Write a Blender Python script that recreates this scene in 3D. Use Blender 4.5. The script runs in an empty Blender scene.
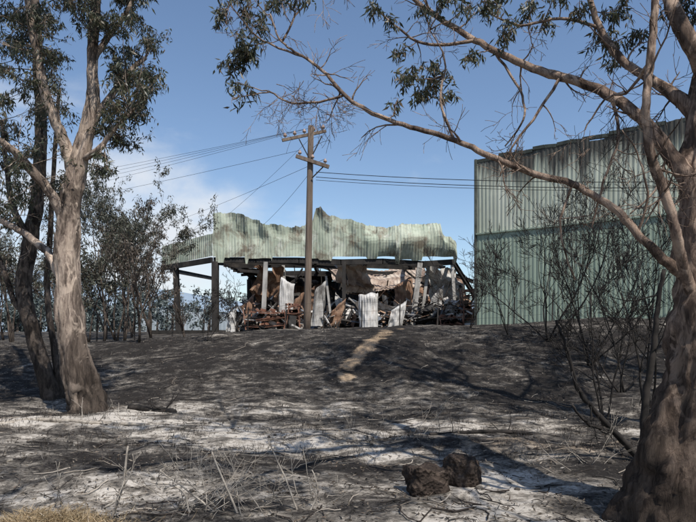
import bpy, math, random
import numpy as np
from mathutils import Vector, noise, Matrix

EYE=1.7
# real 3-D position from a bearing/elevation read off the site photo plus an estimated distance d (metres)
def S(u,v,d):
    return Vector(((u-348)/600.0*d, d, EYE+(335-v)/600.0*d))

# ---------------------------------------------------------------- terrain
def lerp_tab(t,x):
    if x<=t[0][0]: return t[0][1]
    for (a,va),(b,vb) in zip(t,t[1:]):
        if x<=b: return va+(vb-va)*(x-a)/(b-a)
    return t[-1][1]
def sst(t):
    t=max(0,min(1,t)); return t*t*(3-2*t)
CREST=[(-30,0.9),(-12,1.25),(-6,1.62),(-2,1.9),(2,2.0),(6,2.08),(10,2.35),(16,2.45),(30,2.5)]
FOOT=[(-14,15.5),(-6,14.0),(-2,12.5),(3,12.5),(10,11.5)]
def H(x,y):
    c=lerp_tab(CREST,x); f=lerp_tab(FOOT,x)
    top=23.0+0.8*noise.noise((x*.25,3,1))
    t=(y-f)/(top-f)
    h=c*(0.55*sst(t)+0.45*sst(t*1.0)**1.4)
    k=sst((y-30)/15)
    h=h*(1-k)+k*1.95
    near=1-sst((y-24)/8)
    h+=near*(0.16*noise.noise((x*.28,y*.28,0))+0.09*noise.noise((x*.9,y*.9,4))+0.045*noise.noise((x*2.6,y*2.6,9))+0.015*noise.noise((x*6,y*6,2)))
    return h
def G(u,d,dz=0.0):
    x=(u-348)/600.0*d
    return Vector((x,d,H(x,d)+dz))

def link(o):
    bpy.context.scene.collection.objects.link(o); return o
def empty(name,loc=(0,0,0)):
    o=bpy.data.objects.new(name,None); o.location=loc; return link(o)
def mesh(name,v,f,mat,parent=None,smooth=False):
    m=bpy.data.meshes.new(name)
    m.from_pydata([tuple(a) for a in v],[],f)
    m.materials.append(mat)
    if smooth: m.polygons.foreach_set('use_smooth',[True]*len(m.polygons))
    o=link(bpy.data.objects.new(name,m))
    if parent:
        o.parent=parent; o.matrix_parent_inverse=Matrix.Translation(-Vector(parent.location))
    return o

# ---------------------------------------------------------------- materials
class NT:
    def __init__(s,name):
        s.m=bpy.data.materials.new(name); s.m.use_nodes=True
        s.t=s.m.node_tree; s.t.nodes.clear()
        s.out=s.n('ShaderNodeOutputMaterial'); s.b=s.n('ShaderNodeBsdfPrincipled')
        s.l(s.b.outputs[0],s.out.inputs[0])
        s.pos=s.n('ShaderNodeNewGeometry')
    def n(s,k,**kw):
        x=s.t.nodes.new(k)
        for a,b in kw.items(): setattr(x,a,b)
        return x
    def l(s,a,b): s.t.links.new(a,b)
    def noise(s,scale,detail=6,rough=.6,st=(1,1,1),dist=0,off=0):
        mp=s.n('ShaderNodeMapping'); mp.inputs['Scale'].default_value=st; mp.inputs['Location'].default_value=(off,off,off)
        s.l(s.pos.outputs['Position'],mp.inputs[0])
        x=s.n('ShaderNodeTexNoise'); x.inputs['Scale'].default_value=scale
        x.inputs['Detail'].default_value=detail; x.inputs['Roughness'].default_value=rough
        x.inputs['Distortion'].default_value=dist
        s.l(mp.outputs[0],x.inputs[0]); return x.outputs[0]
    def ramp(s,src,stops,interp='LINEAR'):
        r=s.n('ShaderNodeValToRGB'); e=r.color_ramp.elements; r.color_ramp.interpolation=interp
        while len(e)<len(stops): e.new(.5)
        for el,(p,c) in zip(e,stops):
            el.position=p
            if not hasattr(c,'__len__'): c=(c,c,c)
            el.color=(*c,1)
        s.l(src,r.inputs[0]); return r.outputs[0]
    def mix(s,f,a,b,mode='MIX'):
        x=s.n('ShaderNodeMix',data_type='RGBA',blend_type=mode)
        for sock,v in ((x.inputs[0],f),(x.inputs[6],a),(x.inputs[7],b)):
            if hasattr(v,'links'): s.l(v,sock)
            elif hasattr(v,'__len__'): sock.default_value=(*v,1)
            else: sock.default_value=v
        return x.outputs[2]
    def math(s,op,a,b=0,clamp=False):
        x=s.n('ShaderNodeMath',operation=op,use_clamp=clamp)
        for i,v in enumerate((a,b)):
            if hasattr(v,'links'): s.l(v,x.inputs[i])
            else: x.inputs[i].default_value=v
        return x.outputs[0]
    def z(s):
        x=s.n('ShaderNodeSeparateXYZ'); s.l(s.pos.outputs['Position'],x.inputs[0]); return x.outputs[2]
    def bump(s,h,st=.5,d=.02):
        x=s.n('ShaderNodeBump'); x.inputs['Strength'].default_value=st; x.inputs['Distance'].default_value=d
        s.l(h,x.inputs['Height']); s.l(x.outputs[0],s.b.inputs['Normal'])
    def done(s,col,rough=.9,spec=.2,metal=0):
        if hasattr(col,'links'): s.l(col,s.b.inputs['Base Color'])
        else: s.b.inputs['Base Color'].default_value=(*col,1)
        s.b.inputs['Roughness'].default_value=rough
        s.b.inputs['Specular IOR Level'].default_value=spec
        s.b.inputs['Metallic'].default_value=metal
        return s.m

def m_bark(name,light,mid,dark,char_z0,char_z1,ridge=14,patch=1.6):
    s=NT(name)
    a=s.noise(ridge,9,.76,(1,1,.16),.8)
    fine=s.noise(ridge*4,6,.7,(1,1,.2),.3)
    c=s.ramp(s.math('ADD',s.math('MULTIPLY',a,.7),s.math('MULTIPLY',fine,.3)),[(.38,dark),(.47,mid),(.57,light)])
    p=s.noise(patch,6,.65,(1,1,.4),1.5)
    c=s.mix(s.ramp(p,[(.48,0.),(.56,.85)]),c,s.ramp(a,[(.35,tuple(x*.14 for x in mid)),(.65,tuple(x*.6 for x in mid))]))
    p2=s.noise(patch*2.6,5,.6,(1,1,.55),1.0,7.3)
    c=s.mix(s.ramp(p2,[(.54,0.),(.61,.85)]),c,tuple(min(1,x*1.25) for x in light))
    z=s.z()
    n=s.noise(2.3,4,.6,(1,1,.4))
    zz=s.math('ADD',z,s.math('MULTIPLY',s.math('SUBTRACT',n,.5),4.0))
    mr=s.n('ShaderNodeMapRange'); s.l(zz,mr.inputs[0])
    mr.inputs[1].default_value=char_z0; mr.inputs[2].default_value=char_z1
    mr.inputs[3].default_value=.9; mr.inputs[4].default_value=0
    c=s.mix(mr.outputs[0],c,s.ramp(a,[(.35,(.014,.012,.011)),(.65,(.085,.066,.052))]))
    s.bump(s.math('ADD',s.math('ADD',a,s.math('MULTIPLY',p,.6)),s.math('MULTIPLY',fine,.4)),1.0,.06)
    return s.done(c,.92,.1)
bark_pale=m_bark('gum_bark',(.52,.385,.29),(.30,.21,.16),(.07,.052,.04),0.4,2.8,11,1.7)
bark_left=m_bark('gum_bark_grey',(.54,.43,.34),(.30,.23,.185),(.07,.055,.045),0.3,2.4,8,1.3)
bark_dark=m_bark('scorched_bark',(.17,.135,.11),(.085,.068,.057),(.03,.026,.023),0,2.3)
def m_simple(name,stops,scale=4,st=(1,1,1),rough=.9,bump=.3,bd=.02,spec=.2,metal=0,detail=6):
    s=NT(name); a=s.noise(scale,detail,.62,st); c=s.ramp(a,stops)
    if bump: s.bump(a,bump,bd)
    return s.done(c,rough,spec,metal)
char=m_simple('charcoal_twig',[(.35,(.012,.011,.010)),(.7,(.05,.042,.036))],6)
deadtwig=m_simple('bleached_twig',[(.35,(.20,.17,.14)),(.7,(.48,.43,.36))],8)
def m_leaf(name,cols,trans=.25):
    s=NT(name); g=s.pos
    r=s.ramp(g.outputs['Random Per Island'],[(i/(len(cols)-1),c) for i,c in enumerate(cols)])
    n=s.noise(1.1,3)
    c=s.mix(s.ramp(n,[(.4,0.),(.65,.5)]),r,tuple(x*.5 for x in cols[0]))
    s.l(c,s.b.inputs['Base Color']); s.b.inputs['Roughness'].default_value=.45
    s.b.inputs['Specular IOR Level'].default_value=.4
    if trans:
        t=s.n('ShaderNodeBsdfTranslucent'); s.l(c,t.inputs[0])
        mx=s.n('ShaderNodeMixShader'); mx.inputs[0].default_value=trans
        s.l(s.b.outputs[0],mx.inputs[1]); s.l(t.outputs[0],mx.inputs[2]); s.l(mx.outputs[0],s.out.inputs[0])
    return s.m
leaf_green=m_leaf('gum_leaves',[(.055,.065,.036),(.09,.10,.055),(.07,.08,.055),(.13,.125,.08),(.17,.115,.07)],.3)
leaf_scorch=m_leaf('scorched_leaves',[(.055,.06,.042),(.085,.082,.055),(.10,.085,.06),(.08,.09,.062),(.045,.047,.038)],0)
leaf_brown=m_leaf('brown_leaves',[(.045,.038,.03),(.085,.065,.045),(.10,.075,.052),(.055,.048,.038)],0)
leaf_far=m_leaf('distant_leaves',[(.085,.105,.10),(.10,.12,.11),(.115,.135,.125)],0)  # greyed leaf colours with the haze of distance painted in
straw=m_leaf('straw',[(.30,.21,.11),(.40,.29,.16),(.2,.14,.08),(.46,.37,.23)],0)

# ---------------------------------------------------------------- wood and leaves
class Wood:
    def __init__(s): s.v=[]; s.f=[]
    def tube(s,pts,rad,sides=6,rough=0.0,seed=0):
        n=len(pts)
        T=[(pts[min(i+1,n-1)]-pts[max(i-1,0)]) for i in range(n)]
        T=[t.normalized() if t.length>1e-9 else Vector((0,0,1)) for t in T]
        up=Vector((1,0,0)) if abs(T[0].x)<.8 else Vector((0,1,0))
        N=(up-T[0]*up.dot(T[0])).normalized()
        b=len(s.v)
        for i in range(n):
            N=(N-T[i]*N.dot(T[i])).normalized(); B=T[i].cross(N)
            for k in range(sides):
                a=2*math.pi*k/sides
                dr=N*math.cos(a)+B*math.sin(a)
                r=rad[i]
                if rough:
                    r*=1+rough*(noise.noise((math.cos(a)*1.6+seed,math.sin(a)*1.6,i*.12))+.6*noise.noise((math.cos(a)*5+seed,math.sin(a)*5,i*.25))+.25*noise.noise((math.cos(a)*11+seed,math.sin(a)*11,i*.5)))
                s.v.append(pts[i]+dr*r)
        for i in range(n-1):
            for k in range(sides):
                k2=(k+1)%sides
                s.f.append((b+i*sides+k,b+i*sides+k2,b+(i+1)*sides+k2,b+(i+1)*sides+k))
        e=b+(n-1)*sides
        s.f.append(tuple(e+k for k in range(sides)))
        s.f.append(tuple(b+sides-1-k for k in range(sides)))
def spline(pts,rad,sub=5,wob=0,rng=None):
    P=[Vector(p) for p in pts]; o=[];ro=[]
    n=len(P)
    for i in range(n-1):
        p0=P[max(i-1,0)];p1=P[i];p2=P[i+1];p3=P[min(i+2,n-1)]
        for k in range(sub):
            t=k/sub
            q=.5*((2*p1)+(p2-p0)*t+(2*p0-5*p1+4*p2-p3)*t*t+(3*p1-p0-3*p2+p3)*t**3)
            if wob and (i or k): q=q+Vector((rng.uniform(-1,1),rng.uniform(-1,1),rng.uniform(-1,1)))*wob
            o.append(q); ro.append(rad[i]+(rad[i+1]-rad[i])*t)
    o.append(P[-1]); ro.append(rad[-1]); return o,ro
class Leaves:
    def __init__(s): s.p=[];s.d=[];s.l=[];s.w=[]
    def add(s,p,d,l,w): s.p.append(tuple(p));s.d.append(tuple(d));s.l.append(l);s.w.append(w)
    def build(s,name,mat,parent,seed=1):
        if not s.p: return
        r=np.random.RandomState(seed)
        p=np.array(s.p);d=np.array(s.d);d/=np.linalg.norm(d,axis=1)[:,None]+1e-9
        l=np.array(s.l)[:,None];w=np.array(s.w)[:,None]
        q=r.normal(size=p.shape); sd=np.cross(d,q); sd/=np.linalg.norm(sd,axis=1)[:,None]+1e-9
        nn=np.cross(d,sd)
        a=p;b=p+d*l*.4+sd*w*.5+nn*l*.05;c=p+d*l+nn*l*.0+sd*w*.35;e=p+d*l*.4-sd*w*.5+nn*l*.05
        v=np.stack([a,b,c,e],1).reshape(-1,3)
        n=len(p); m=bpy.data.meshes.new(name)
        m.vertices.add(4*n); m.vertices.foreach_set('co',v.ravel())
        m.loops.add(4*n); m.loops.foreach_set('vertex_index',np.arange(4*n,dtype=np.int32))
        m.polygons.add(n); m.polygons.foreach_set('loop_start',np.arange(0,4*n,4,dtype=np.int32))
        m.polygons.foreach_set('loop_total',np.full(n,4,dtype=np.int32))
        m.materials.append(mat); m.update(); m.validate()
        o=link(bpy.data.objects.new(name,m))
        if parent:
            o.parent=parent; o.matrix_parent_inverse=Matrix.Translation(-Vector(parent.location))
        return o
def rv(rng): 
    while 1:
        v=Vector((rng.uniform(-1,1),rng.uniform(-1,1),rng.uniform(-1,1)))
        if .05<v.length<1: return v.normalized()
def grow(W,L,rng,p,d,length,r,level,up=.1,wander=.25,kids=(3,5),spread=.9,leaf=0,ls=.11,shrink=.62,sides=5,seg=6,minr=.0025):
    pts=[Vector(p)];d=Vector(d).normalized()
    for i in range(seg):
        d=(d+rv(rng)*wander+Vector((0,0,up))).normalized()
        pts.append(pts[-1]+d*length/seg)
    rad=[max(minr,r*(1-.65*i/seg)) for i in range(seg+1)]
    W.tube(pts,rad,max(3,sides))
    if level>0:
        for k in range(rng.randint(*kids)):
            t=rng.uniform(.25,.98)*seg; i=min(int(t),seg-1)
            q=pts[i].lerp(pts[i+1],t-i)
            dd=(pts[i+1]-pts[i]).normalized()
            c=(dd+rv(rng)*spread).normalized()
            grow(W,L,rng,q,c,length*shrink*rng.uniform(.7,1.2),max(minr,rad[i]*.6),level-1,up,wander,kids,spread,leaf,ls,shrink,sides-1,max(3,seg-1),minr)
    if leaf and level<=1:
        for k in range(leaf):
            t=rng.uniform(.2,1)*seg; i=min(int(t),seg-1)
            q=pts[i].lerp(pts[i+1],t-i)+rv(rng)*ls*.6
            L.add(q,Vector((0,0,-1))*rng.uniform(.2,1.2)+rv(rng)*.8,ls*rng.uniform(.6,1.3),ls*.28*rng.uniform(.7,1.3))
def clump(W,L,rng,c,rad,nl,anchor,ls=.12,tw=9,rt=.008):
    mid=anchor.lerp(c,.55)+Vector((rng.uniform(-.1,.1),rng.uniform(-.1,.1),rng.uniform(0,.25)))*rad*2
    pts,rr=spline([anchor,mid,c+Vector((0,0,rad*.5))],[rt*1.7,rt*1.2,rt*.7],4,.012,rng)
    W.tube(pts,rr,4)
    per=max(1,int(nl/tw))
    for k in range(tw):
        st=pts[-1-rng.randint(0,4)]
        d=rv(rng); d.z=d.z*.6+.15
        ln=rad*rng.uniform(.6,1.6)
        q=[st]; dd=d.normalized()
        for i in range(5):
            dd=(dd+rv(rng)*.25+Vector((0,0,-.28))).normalized(); q.append(q[-1]+dd*ln/5)
        W.tube(q,[rt*.6*(1-.15*i) for i in range(6)],3)
        for j in range(per):
            t=rng.uniform(.15,1)**.8*5; i=min(4,int(t)); a=q[i].lerp(q[i+1],t-i)+rv(rng)*ls*.4
            L.add(a,Vector((0,0,-1))*rng.uniform(.3,1.3)+rv(rng)*.7,ls*rng.uniform(.6,1.35),ls*.22*rng.uniform(.7,1.4))
def nearest(pool,c):
    return min(pool,key=lambda p:(p-c).length)

def limb(W,pool,rng,pts,sub=6,sides=8,rough=.0,wob=.0,k=1.0,twig=0,L=None,tl=.5,leaf=0,ls=.11):
    P=[S(u,v,d) for u,v,d,r in pts]; R=[r/600.0*d*k for u,v,d,r in pts]
    q,rr=spline(P,R,sub,wob,rng)
    W.tube(q,rr,sides,rough,rng.random()*9)
    pool.extend(q[len(q)//6:])
    for i in range(twig):
        j=rng.randint(len(q)//4,len(q)-1)
        d=rv(rng); grow(W,L,rng,q[j],d,tl*rng.uniform(.5,1.4),min(.012,rr[j]*.5),2,up=rng.uniform(-.12,.12),kids=(2,4),leaf=leaf,ls=ls,sides=4,seg=5)
    return q,rr

# ================================================================= RIGHT GUM
rng=random.Random(7)
T=empty('gum_tree',G(668,5.4)); W=Wood();L=Leaves();pool=[];D=5.4
limb(W,pool,rng,[(668,600,D,66),(672,540,D,56),(682,480,D,46),(695,410,D,37),(706,340,D,33),(711,270,D,30),(708,200,D+.1,26),(712,120,D+.3,22),(722,20,D+.5,18),(735,-120,D+.6,14),(740,-300,D+.8,9),(750,-480,D+1,4)],14,56,.28)
limb(W,pool,rng,[(708,300,D,10),(680,272,D,6),(660,256,D,4.8),(638,234,5.5,4.3),(612,207,5.6,4.0),(572,184,5.7,3.6),(532,173,5.8,3.3),(490,156,5.9,3.1),(455,140,6,2.8),(410,127,6.1,2.5),(372,113,6.2,2.2),(344,95,6.3,1.9),(324,72,6.35,1.6),(302,56,6.4,1.3),(282,42,6.45,1.0),(270,14,6.5,.7)],6,8,.16,.007,twig=16,L=L,tl=.35)
limb(W,pool,rng,[(706,215,D,15),(688,178,5.5,10),(668,152,5.6,7),(645,122,5.8,6),(612,97,6,5.2),(580,82,6.2,4.6),(545,72,6.4,4.0),(510,58,6.6,3.6),(475,40,6.8,3.0),(440,18,7,2.5),(408,-6,7.1,2.1),(370,-50,7.2,1.5)],6,8,.18,.008,twig=18,L=L,tl=.4)
limb(W,pool,rng,[(700,320,D,8),(682,262,5.2,5.5),(674,225,5.1,5.2),(664,192,5.1,5),(651,155,5.05,4.8),(646,110,5,4.4),(650,60,5,4),(655,0,5,3.7),(653,-70,5,3)],6,8,.15,.006,twig=8,L=L,tl=.4)
limb(W,pool,rng,[(712,130,D+.3,12),(690,108,5.8,8),(655,82,6,5),(622,60,6.2,4),(600,28,6.4,3.2),(588,-10,6.5,2.8),(570,-80,6.8,2)],6,7,.14,.005,twig=10,L=L,tl=.4)
limb(W,pool,rng,[(716,90,D+.4,12),(694,50,5.6,9),(676,15,5.7,7),(664,-20,5.9,6),(640,-100,6.1,4.5),(600,-200,6.4,3)],6,8,.14,.005,twig=8,L=L,tl=.4)
for pts in ([(560,78,6.3,1.8),(538,112,6.2,1.5),(512,148,6.1,1.1),(500,176,6,.7)],
            [(496,54,6.7,1.5),(520,90,6.5,1.3),(523,120,6.4,1.1),(505,146,6.3,.7)],
            [(612,97,6,1.8),(618,140,5.9,1.5),(603,182,5.8,1.2),(592,228,5.8,.8)],
            [(650,60,5,2),(630,90,5.2,1.5),(605,100,5.4,1.1),(585,130,5.5,.7)],
            [(600,28,6.4,1.8),(560,18,6.5,1.5),(520,25,6.6,1.2),(486,12,6.7,.8)],
            [(572,184,5.7,1.6),(560,230,5.7,1.2),(575,280,5.8,.8)],
            [(638,234,5.5,1.6),(648,200,5.4,1.3),(640,160,5.4,.9),(622,130,5.4,.6)],
            [(668,152,5.6,1.6),(655,190,5.5,1.2),(630,214,5.5,.8)],
            [(455,140,6,1.5),(440,100,6.1,1.2),(445,60,6.2,.9),(430,30,6.3,.6)],
            [(344,95,6.3,1.4),(300,104,6.4,1.1),(270,92,6.4,.8)],
            [(302,56,6.4,1.2),(262,40,6.5,1),(240,18,6.5,.8),(228,2,6.5,.5)],
            [(282,42,6.45,1.2),(300,10,6.6,1),(330,-20,6.7,.8)],
            [(475,40,6.8,2),(430,45,6.8,1.5),(400,30,6.9,1.2),(372,5,6.9,.9)]):
    limb(W,pool,rng,pts,5,5,0,.008,twig=4,L=L,tl=.3)
for k in range(14):
    grow(W,L,rng,S(rng.uniform(265,335),rng.uniform(78,105),6.35),Vector((rng.uniform(-1,1),rng.uniform(-.4,.4),-.4)),.35,.005,2,up=-.05,wander=.4,kids=(3,5),spread=1.1,sides=3,seg=4,minr=.0018)
cl=[(236,45,17,150),(228,72,14,120),(240,88,9,50),(250,12,18,120),(222,16,14,90),(276,6,14,80),(300,-8,15,80),(232,102,7,20),(246,62,12,80),(262,28,12,70),
    (372,8,10,50),(396,56,10,60),(402,84,14,130),(416,100,10,70),(440,78,14,120),(452,100,9,45),(388,20,9,40),(466,62,10,60),(428,90,12,80),(398,102,7,30),
    (484,6,13,90),(507,26,12,90),(530,4,14,90),(604,44,15,120),(622,14,18,150),(645,-10,18,120),(580,6,14,80),(560,-14,14,90),(690,20,14,90),(684,-10,18,120),
    (450,-12,13,70),(420,12,9,50),(640,36,12,90),(612,66,9,50),(500,0,12,70),(660,20,12,80),(545,24,11,60),(470,10,11,60)]
for u,v,r,n in cl:
    c=S(u,v,rng.uniform(6.1,6.9)); clump(W,L,rng,c,r/600*6.6,int(n*1.6),nearest(pool,c),.09,10,.0045)
for k in range(44):
    c=Vector((rng.uniform(-1.5,7.5),rng.uniform(4,10.5),rng.uniform(6.6,11)))
    if c.z< EYE+ (345)/600*c.y: continue
    clump(W,L,rng,c,.5,80,nearest(pool,c),.16,8,.012)
# unseen limbs and clumps added to this tree overhead to shade the foreground
hi=[p for p in pool if p.z>5.5 and p.x>3] or pool
a0=hi[0]
for e in (Vector((1.5,1.2,8.2)),Vector((4.6,.4,8.6)),Vector((-.8,2.2,7.8))):
    q,rr=spline([a0,a0.lerp(e,.5)+Vector((0,0,.8)),e],[.11,.06,.015],8,.02,rng); W.tube(q,rr,8,.1,2); pool+=q[6:]
for k in range(34):
    c=Vector((rng.uniform(-1.6,5.6),rng.uniform(-.6,2.8),rng.uniform(6.8,9)))
    clump(W,L,rng,c,.42,60,nearest(pool,c),.16,7,.01)
mesh('trunk',W.v,W.f,bark_pale,T,True); L.build('foliage',leaf_green,T)

def far_gum(name,x,y,h,seed,r0=.28,n=60,leaf=leaf_green,ls=.15,cr=3.0,lean=(0,0),low=.45,nl=90,bark=bark_left,tw=7):
    rng=random.Random(seed); b=Vector((x,y,H(x,y)-.15)); T=empty(name,b); W=Wood();L=Leaves();pool=[]
    q,rr=spline([b,b+Vector((lean[0]*.1,lean[1]*.1,h*.3)),b+Vector((lean[0]*.45+rng.uniform(-.3,.3),lean[1]*.5,h*.6)),b+Vector((lean[0],lean[1],h*.95))],[r0*1.3,r0,r0*.7,r0*.15],8,.01,rng)
    W.tube(q,rr,10,.15,seed); pool+=q[len(q)//2:]
    for k in range(9):
        j=rng.randint(len(q)//3,len(q)-4); a=rng.uniform(0,6.28)
        e=q[j]+Vector((math.cos(a)*cr*.8,math.sin(a)*cr*.8,h*rng.uniform(.1,.3)))
        m=q[j].lerp(e,.5)+Vector((0,0,-.1*h*rng.random()))
        q2,r2=spline([q[j],m,e],[rr[j]*.5,rr[j]*.3,.01],6,.02,rng); W.tube(q2,r2,6); pool+=q2[3:]
    for k in range(n):
        a=rng.uniform(0,6.28); rad=cr*math.sqrt(rng.random()); z=rng.uniform(low,1.05)
        c=b+Vector((lean[0]*z+math.cos(a)*rad*(1.1-.45*abs(z-.7)*2),lean[1]*z+math.sin(a)*rad,h*z))
        clump(W,L,rng,c,cr*.16,nl,nearest(pool,c),ls,tw,.01)
    mesh('trunk',W.v,W.f,bark,T,True); L.build('foliage',leaf,T,seed); return T
far_gum('gum_tree.001',12.8,10.0,14.0,21,.3,54,cr=3.6,lean=(-1.5,1.5),ls=.24,nl=75,low=.62)
far_gum('gum_tree.002',9.6,7.4,15.5,22,.3,60,cr=3.2,lean=(-4,2.6),low=.7,ls=.24,nl=80)

# ================================================================= LEFT GUMS
rng=random.Random(11)
D=13.2; b=G(86,D); T=empty('gum_tree.003',b); W=Wood();L=Leaves();pool=[]
limb(W,pool,rng,[(92,428,D,23),(88,408,D,17.5),(81,380,D,15),(73,345,D,13.5),(69,300,D,12.5),(67,250,D,11.5),(71,200,D,10.5),(81,152,D,8.5),(92,105,D,6.2),(93,50,D,5),(96,0,D,4),(104,-60,D,3),(100,-130,D,1)],10,40,.3,.008)
limb(W,pool,rng,[(76,175,D,8),(62,138,D-.1,6),(46,95,D-.3,5),(36,52,D-.4,4),(28,2,D-.5,3),(20,-60,D-.6,2)],6,8,.2,.014,twig=10,L=L,tl=.7,leaf=4)
limb(W,pool,rng,[(70,232,D,7),(52,196,D-.3,5),(28,166,D-.6,4.5),(2,142,D-1,3.5),(-40,120,D-1.2,2)],6,8,.2,.014,twig=8,L=L,tl=.7,leaf=4)
limb(W,pool,rng,[(67,292,D,6),(50,256,D+.3,4),(28,236,D+.6,3.5),(-2,220,D+.8,2.8),(-40,212,D+1,2)],6,8,.2,.014,twig=8,L=L,tl=.7)
limb(W,pool,rng,[(88,128,D,5),(108,100,D+.2,3.5),(128,72,D+.5,2.6),(146,58,D+.8,1.6)],6,7,.1,.012,twig=7,L=L,tl=.6,leaf=4)
limb(W,pool,rng,[(93,60,D,3.5),(110,35,D+.2,2.6),(128,10,D+.3,2),(140,-20,D+.5,1.2)],6,7,.1,.012,twig=6,L=L,tl=.6,leaf=4)
limb(W,pool,rng,[(80,160,D,4),(98,150,D-.3,3),(115,128,D-.5,2),(132,112,D-.6,1.2)],6,7,.1,.012,twig=6,L=L,tl=.6,leaf=4)
cl=[(112,22,20),(128,52,18),(146,72,16),(150,98,15),(136,118,16),(116,104,14),(102,136,14),(128,140,10),(148,40,16),(122,84,14),(112,62,14),(96,20,16),(138,18,18),(156,84,11),(140,90,14),(110,120,12),
    (18,14,20),(8,52,18),(52,28,16),(62,64,12),(28,86,14),(74,8,16),(5,100,15),(18,160,14),(0,180,14),(40,120,10),(100,160,8),(48,60,12),(-10,20,18),(60,0,18),(98,-20,20),(140,-15,20),(30,-20,22),(120,-50,22),(60,-50,22),(0,-50,22),(90,-90,22),(30,186,10),(108,176,10),(4,205,9),(120,0,16),(22,50,16)]
for u,v,r in cl:
    for k in range(3):
        dd=D+rng.uniform(-1.3,1.3); c=S(u+rng.uniform(-7,7),v+rng.uniform(-7,7),dd)
        clump(W,L,rng,c,r*.75/600*D,int(r*7.5),nearest(pool,c),.135,8,.008)
for k in range(40):  # out-of-view clumps added to cast shade on the left of the mound
    c=Vector((rng.uniform(-8.2,-1.6),rng.uniform(8.5,13.2),rng.uniform(9.6,12.2)))
    if c.z<EYE+350/600*c.y+.5: continue
    clump(W,L,rng,c,.55,80,nearest(pool,c),.2,7,.01)
mesh('trunk',W.v,W.f,bark_left,T,True); L.build('foliage',leaf_green,T)

D=15.5; T=empty('gum_tree.004',G(50,D)); W=Wood();L=Leaves();pool=[]
limb(W,pool,rng,[(56,410,D,12),(50,388,D,9),(38,350,D,8),(28,312,D,7.2),(24,280,D,7),(31,240,D,6.5),(38,190,D,6),(41,130,D,5.5),(38,60,D,4.6),(34,0,D,4),(28,-70,D,2)],7,14,.25,.015)
limb(W,pool,rng,[(28,318,D,4),(14,300,D,3),(4,270,D,2.6),(-10,240,D,2)],6,6,.1,.01,twig=3,L=L,tl=.7)
limb(W,pool,rng,[(31,245,D,4),(16,215,D,3.5),(8,180,D,2.8),(2,120,D,2)],6,6,.1,.01,twig=5,L=L,tl=.7,leaf=3)
limb(W,pool,rng,[(62,402,D,4),(54,345,D+.3,3.4),(47,290,D+.4,3),(50,230,D+.4,2.7),(54,160,D+.4,2.2),(60,90,D+.4,1.6)],6,7,.1,.015,twig=6,L=L,tl=.7,leaf=2)
for u,v,r in [(20,40,18),(50,80,14),(10,130,16),(30,150,10),(60,110,10),(0,75,18),(44,10,18),(20,195,10),(56,190,8),(-8,160,14),(12,170,12),(6,225,9)]:
    for k in range(3):
        c=S(u+rng.uniform(-8,8),v+rng.uniform(-8,8),D+rng.uniform(-1.5,1.5)); clump(W,L,rng,c,r*.85/600*D,int(r*7),nearest(pool,c),.15,8,.01)
mesh('trunk',W.v,W.f,bark_dark,T,True); L.build('foliage',leaf_green,T)

# ================================================================= scorched saplings
def sapling(name,u,d,h,seed,leaf=3,lmat=leaf_brown,mat=bark_dark,stems=2,r=.05,lean=.15,ls=.13,level=3,kids=(3,5)):
    rng=random.Random(seed); b=G(u,d,-.05); T=empty(name,b); W=Wood();L=Leaves()
    for s in range(stems):
        dd=Vector((rng.uniform(-1,1)*lean*(1+s),rng.uniform(-1,1)*lean*(1+s),1))
        grow(W,L,rng,b+rv(rng)*.05,dd,h*rng.uniform(.75,1.05),r*rng.uniform(.7,1),level,up=.06,wander=.16,kids=kids,spread=.75,leaf=leaf,ls=ls,shrink=.5,sides=7,seg=8,minr=.005)
    mesh('stems',W.v,W.f,mat,T,True); L.build('foliage',lmat,T,seed)
i=0
for u,d,h,s,lf,lm in [(104,25,4.6,1,14,leaf_scorch),(116,29,5.8,2,26,leaf_scorch),(140,22,3.6,3,4,leaf_brown),(152,26,4.2,4,5,leaf_brown),(90,32,6.6,5,28,leaf_scorch),(124,33,6.2,6,28,leaf_scorch),(62,28,4.4,7,14,leaf_brown),
    (12,24,4.0,8,8,leaf_scorch),(78,24,3.6,9,8,leaf_scorch),(185,27,1.8,10,0,leaf_brown),(30,30,4.5,12,14,leaf_scorch),(106,36,6.8,13,30,leaf_scorch),(132,37,5.4,14,18,leaf_scorch),(4,36,5,15,24,leaf_scorch)]:
    sapling('scorched_sapling' if i==0 else 'scorched_sapling.%03d'%i,u,d,h,s,lf,lm,stems=2+(i%2),ls=.17,r=.06,lean=.12); i+=1
i=0
for u,d,h,s,st,r in [(548,19,4.6,31,5,.035),(590,17,4.2,32,4,.035),(622,15,3.6,33,4,.03),(508,20,2.8,34,3,.025),(604,11.5,2.5,35,3,.028),(650,12.5,3.4,36,3,.035),(470,22,1.8,37,3,.02),(238,23,1.9,38,3,.02),(206,21,1.2,39,3,.015)]:
    sapling('charred_shrub' if i==0 else 'charred_shrub.%03d'%i,u,d,h,s,0,leaf_brown,char,st,r,.35,level=4,kids=(3,5)); i+=1
rng=random.Random(5); T=empty('charred_sapling',G(642,8)); W=Wood();L=Leaves();pool=[]
limb(W,pool,rng,[(643,465,8,4.6),(644,430,8,4),(646,395,8,3.7),(654,350,8,3.2),(657,310,8,2.6),(664,270,8,2)],6,8,.15,.008,twig=5,L=L,tl=.5)
limb(W,pool,rng,[(642,462,8,4),(618,436,7.9,3.2),(596,412,7.8,2.8),(578,388,7.7,2.2),(568,352,7.6,1.6),(556,320,7.6,1)],6,7,.15,.01,twig=8,L=L,tl=.5)
limb(W,pool,rng,[(612,430,7.9,2.2),(590,425,7.7,1.6),(572,405,7.6,1)],6,6,.1,.01,twig=4,L=L,tl=.35)
mesh('stems',W.v,W.f,char,T,True)

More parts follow.
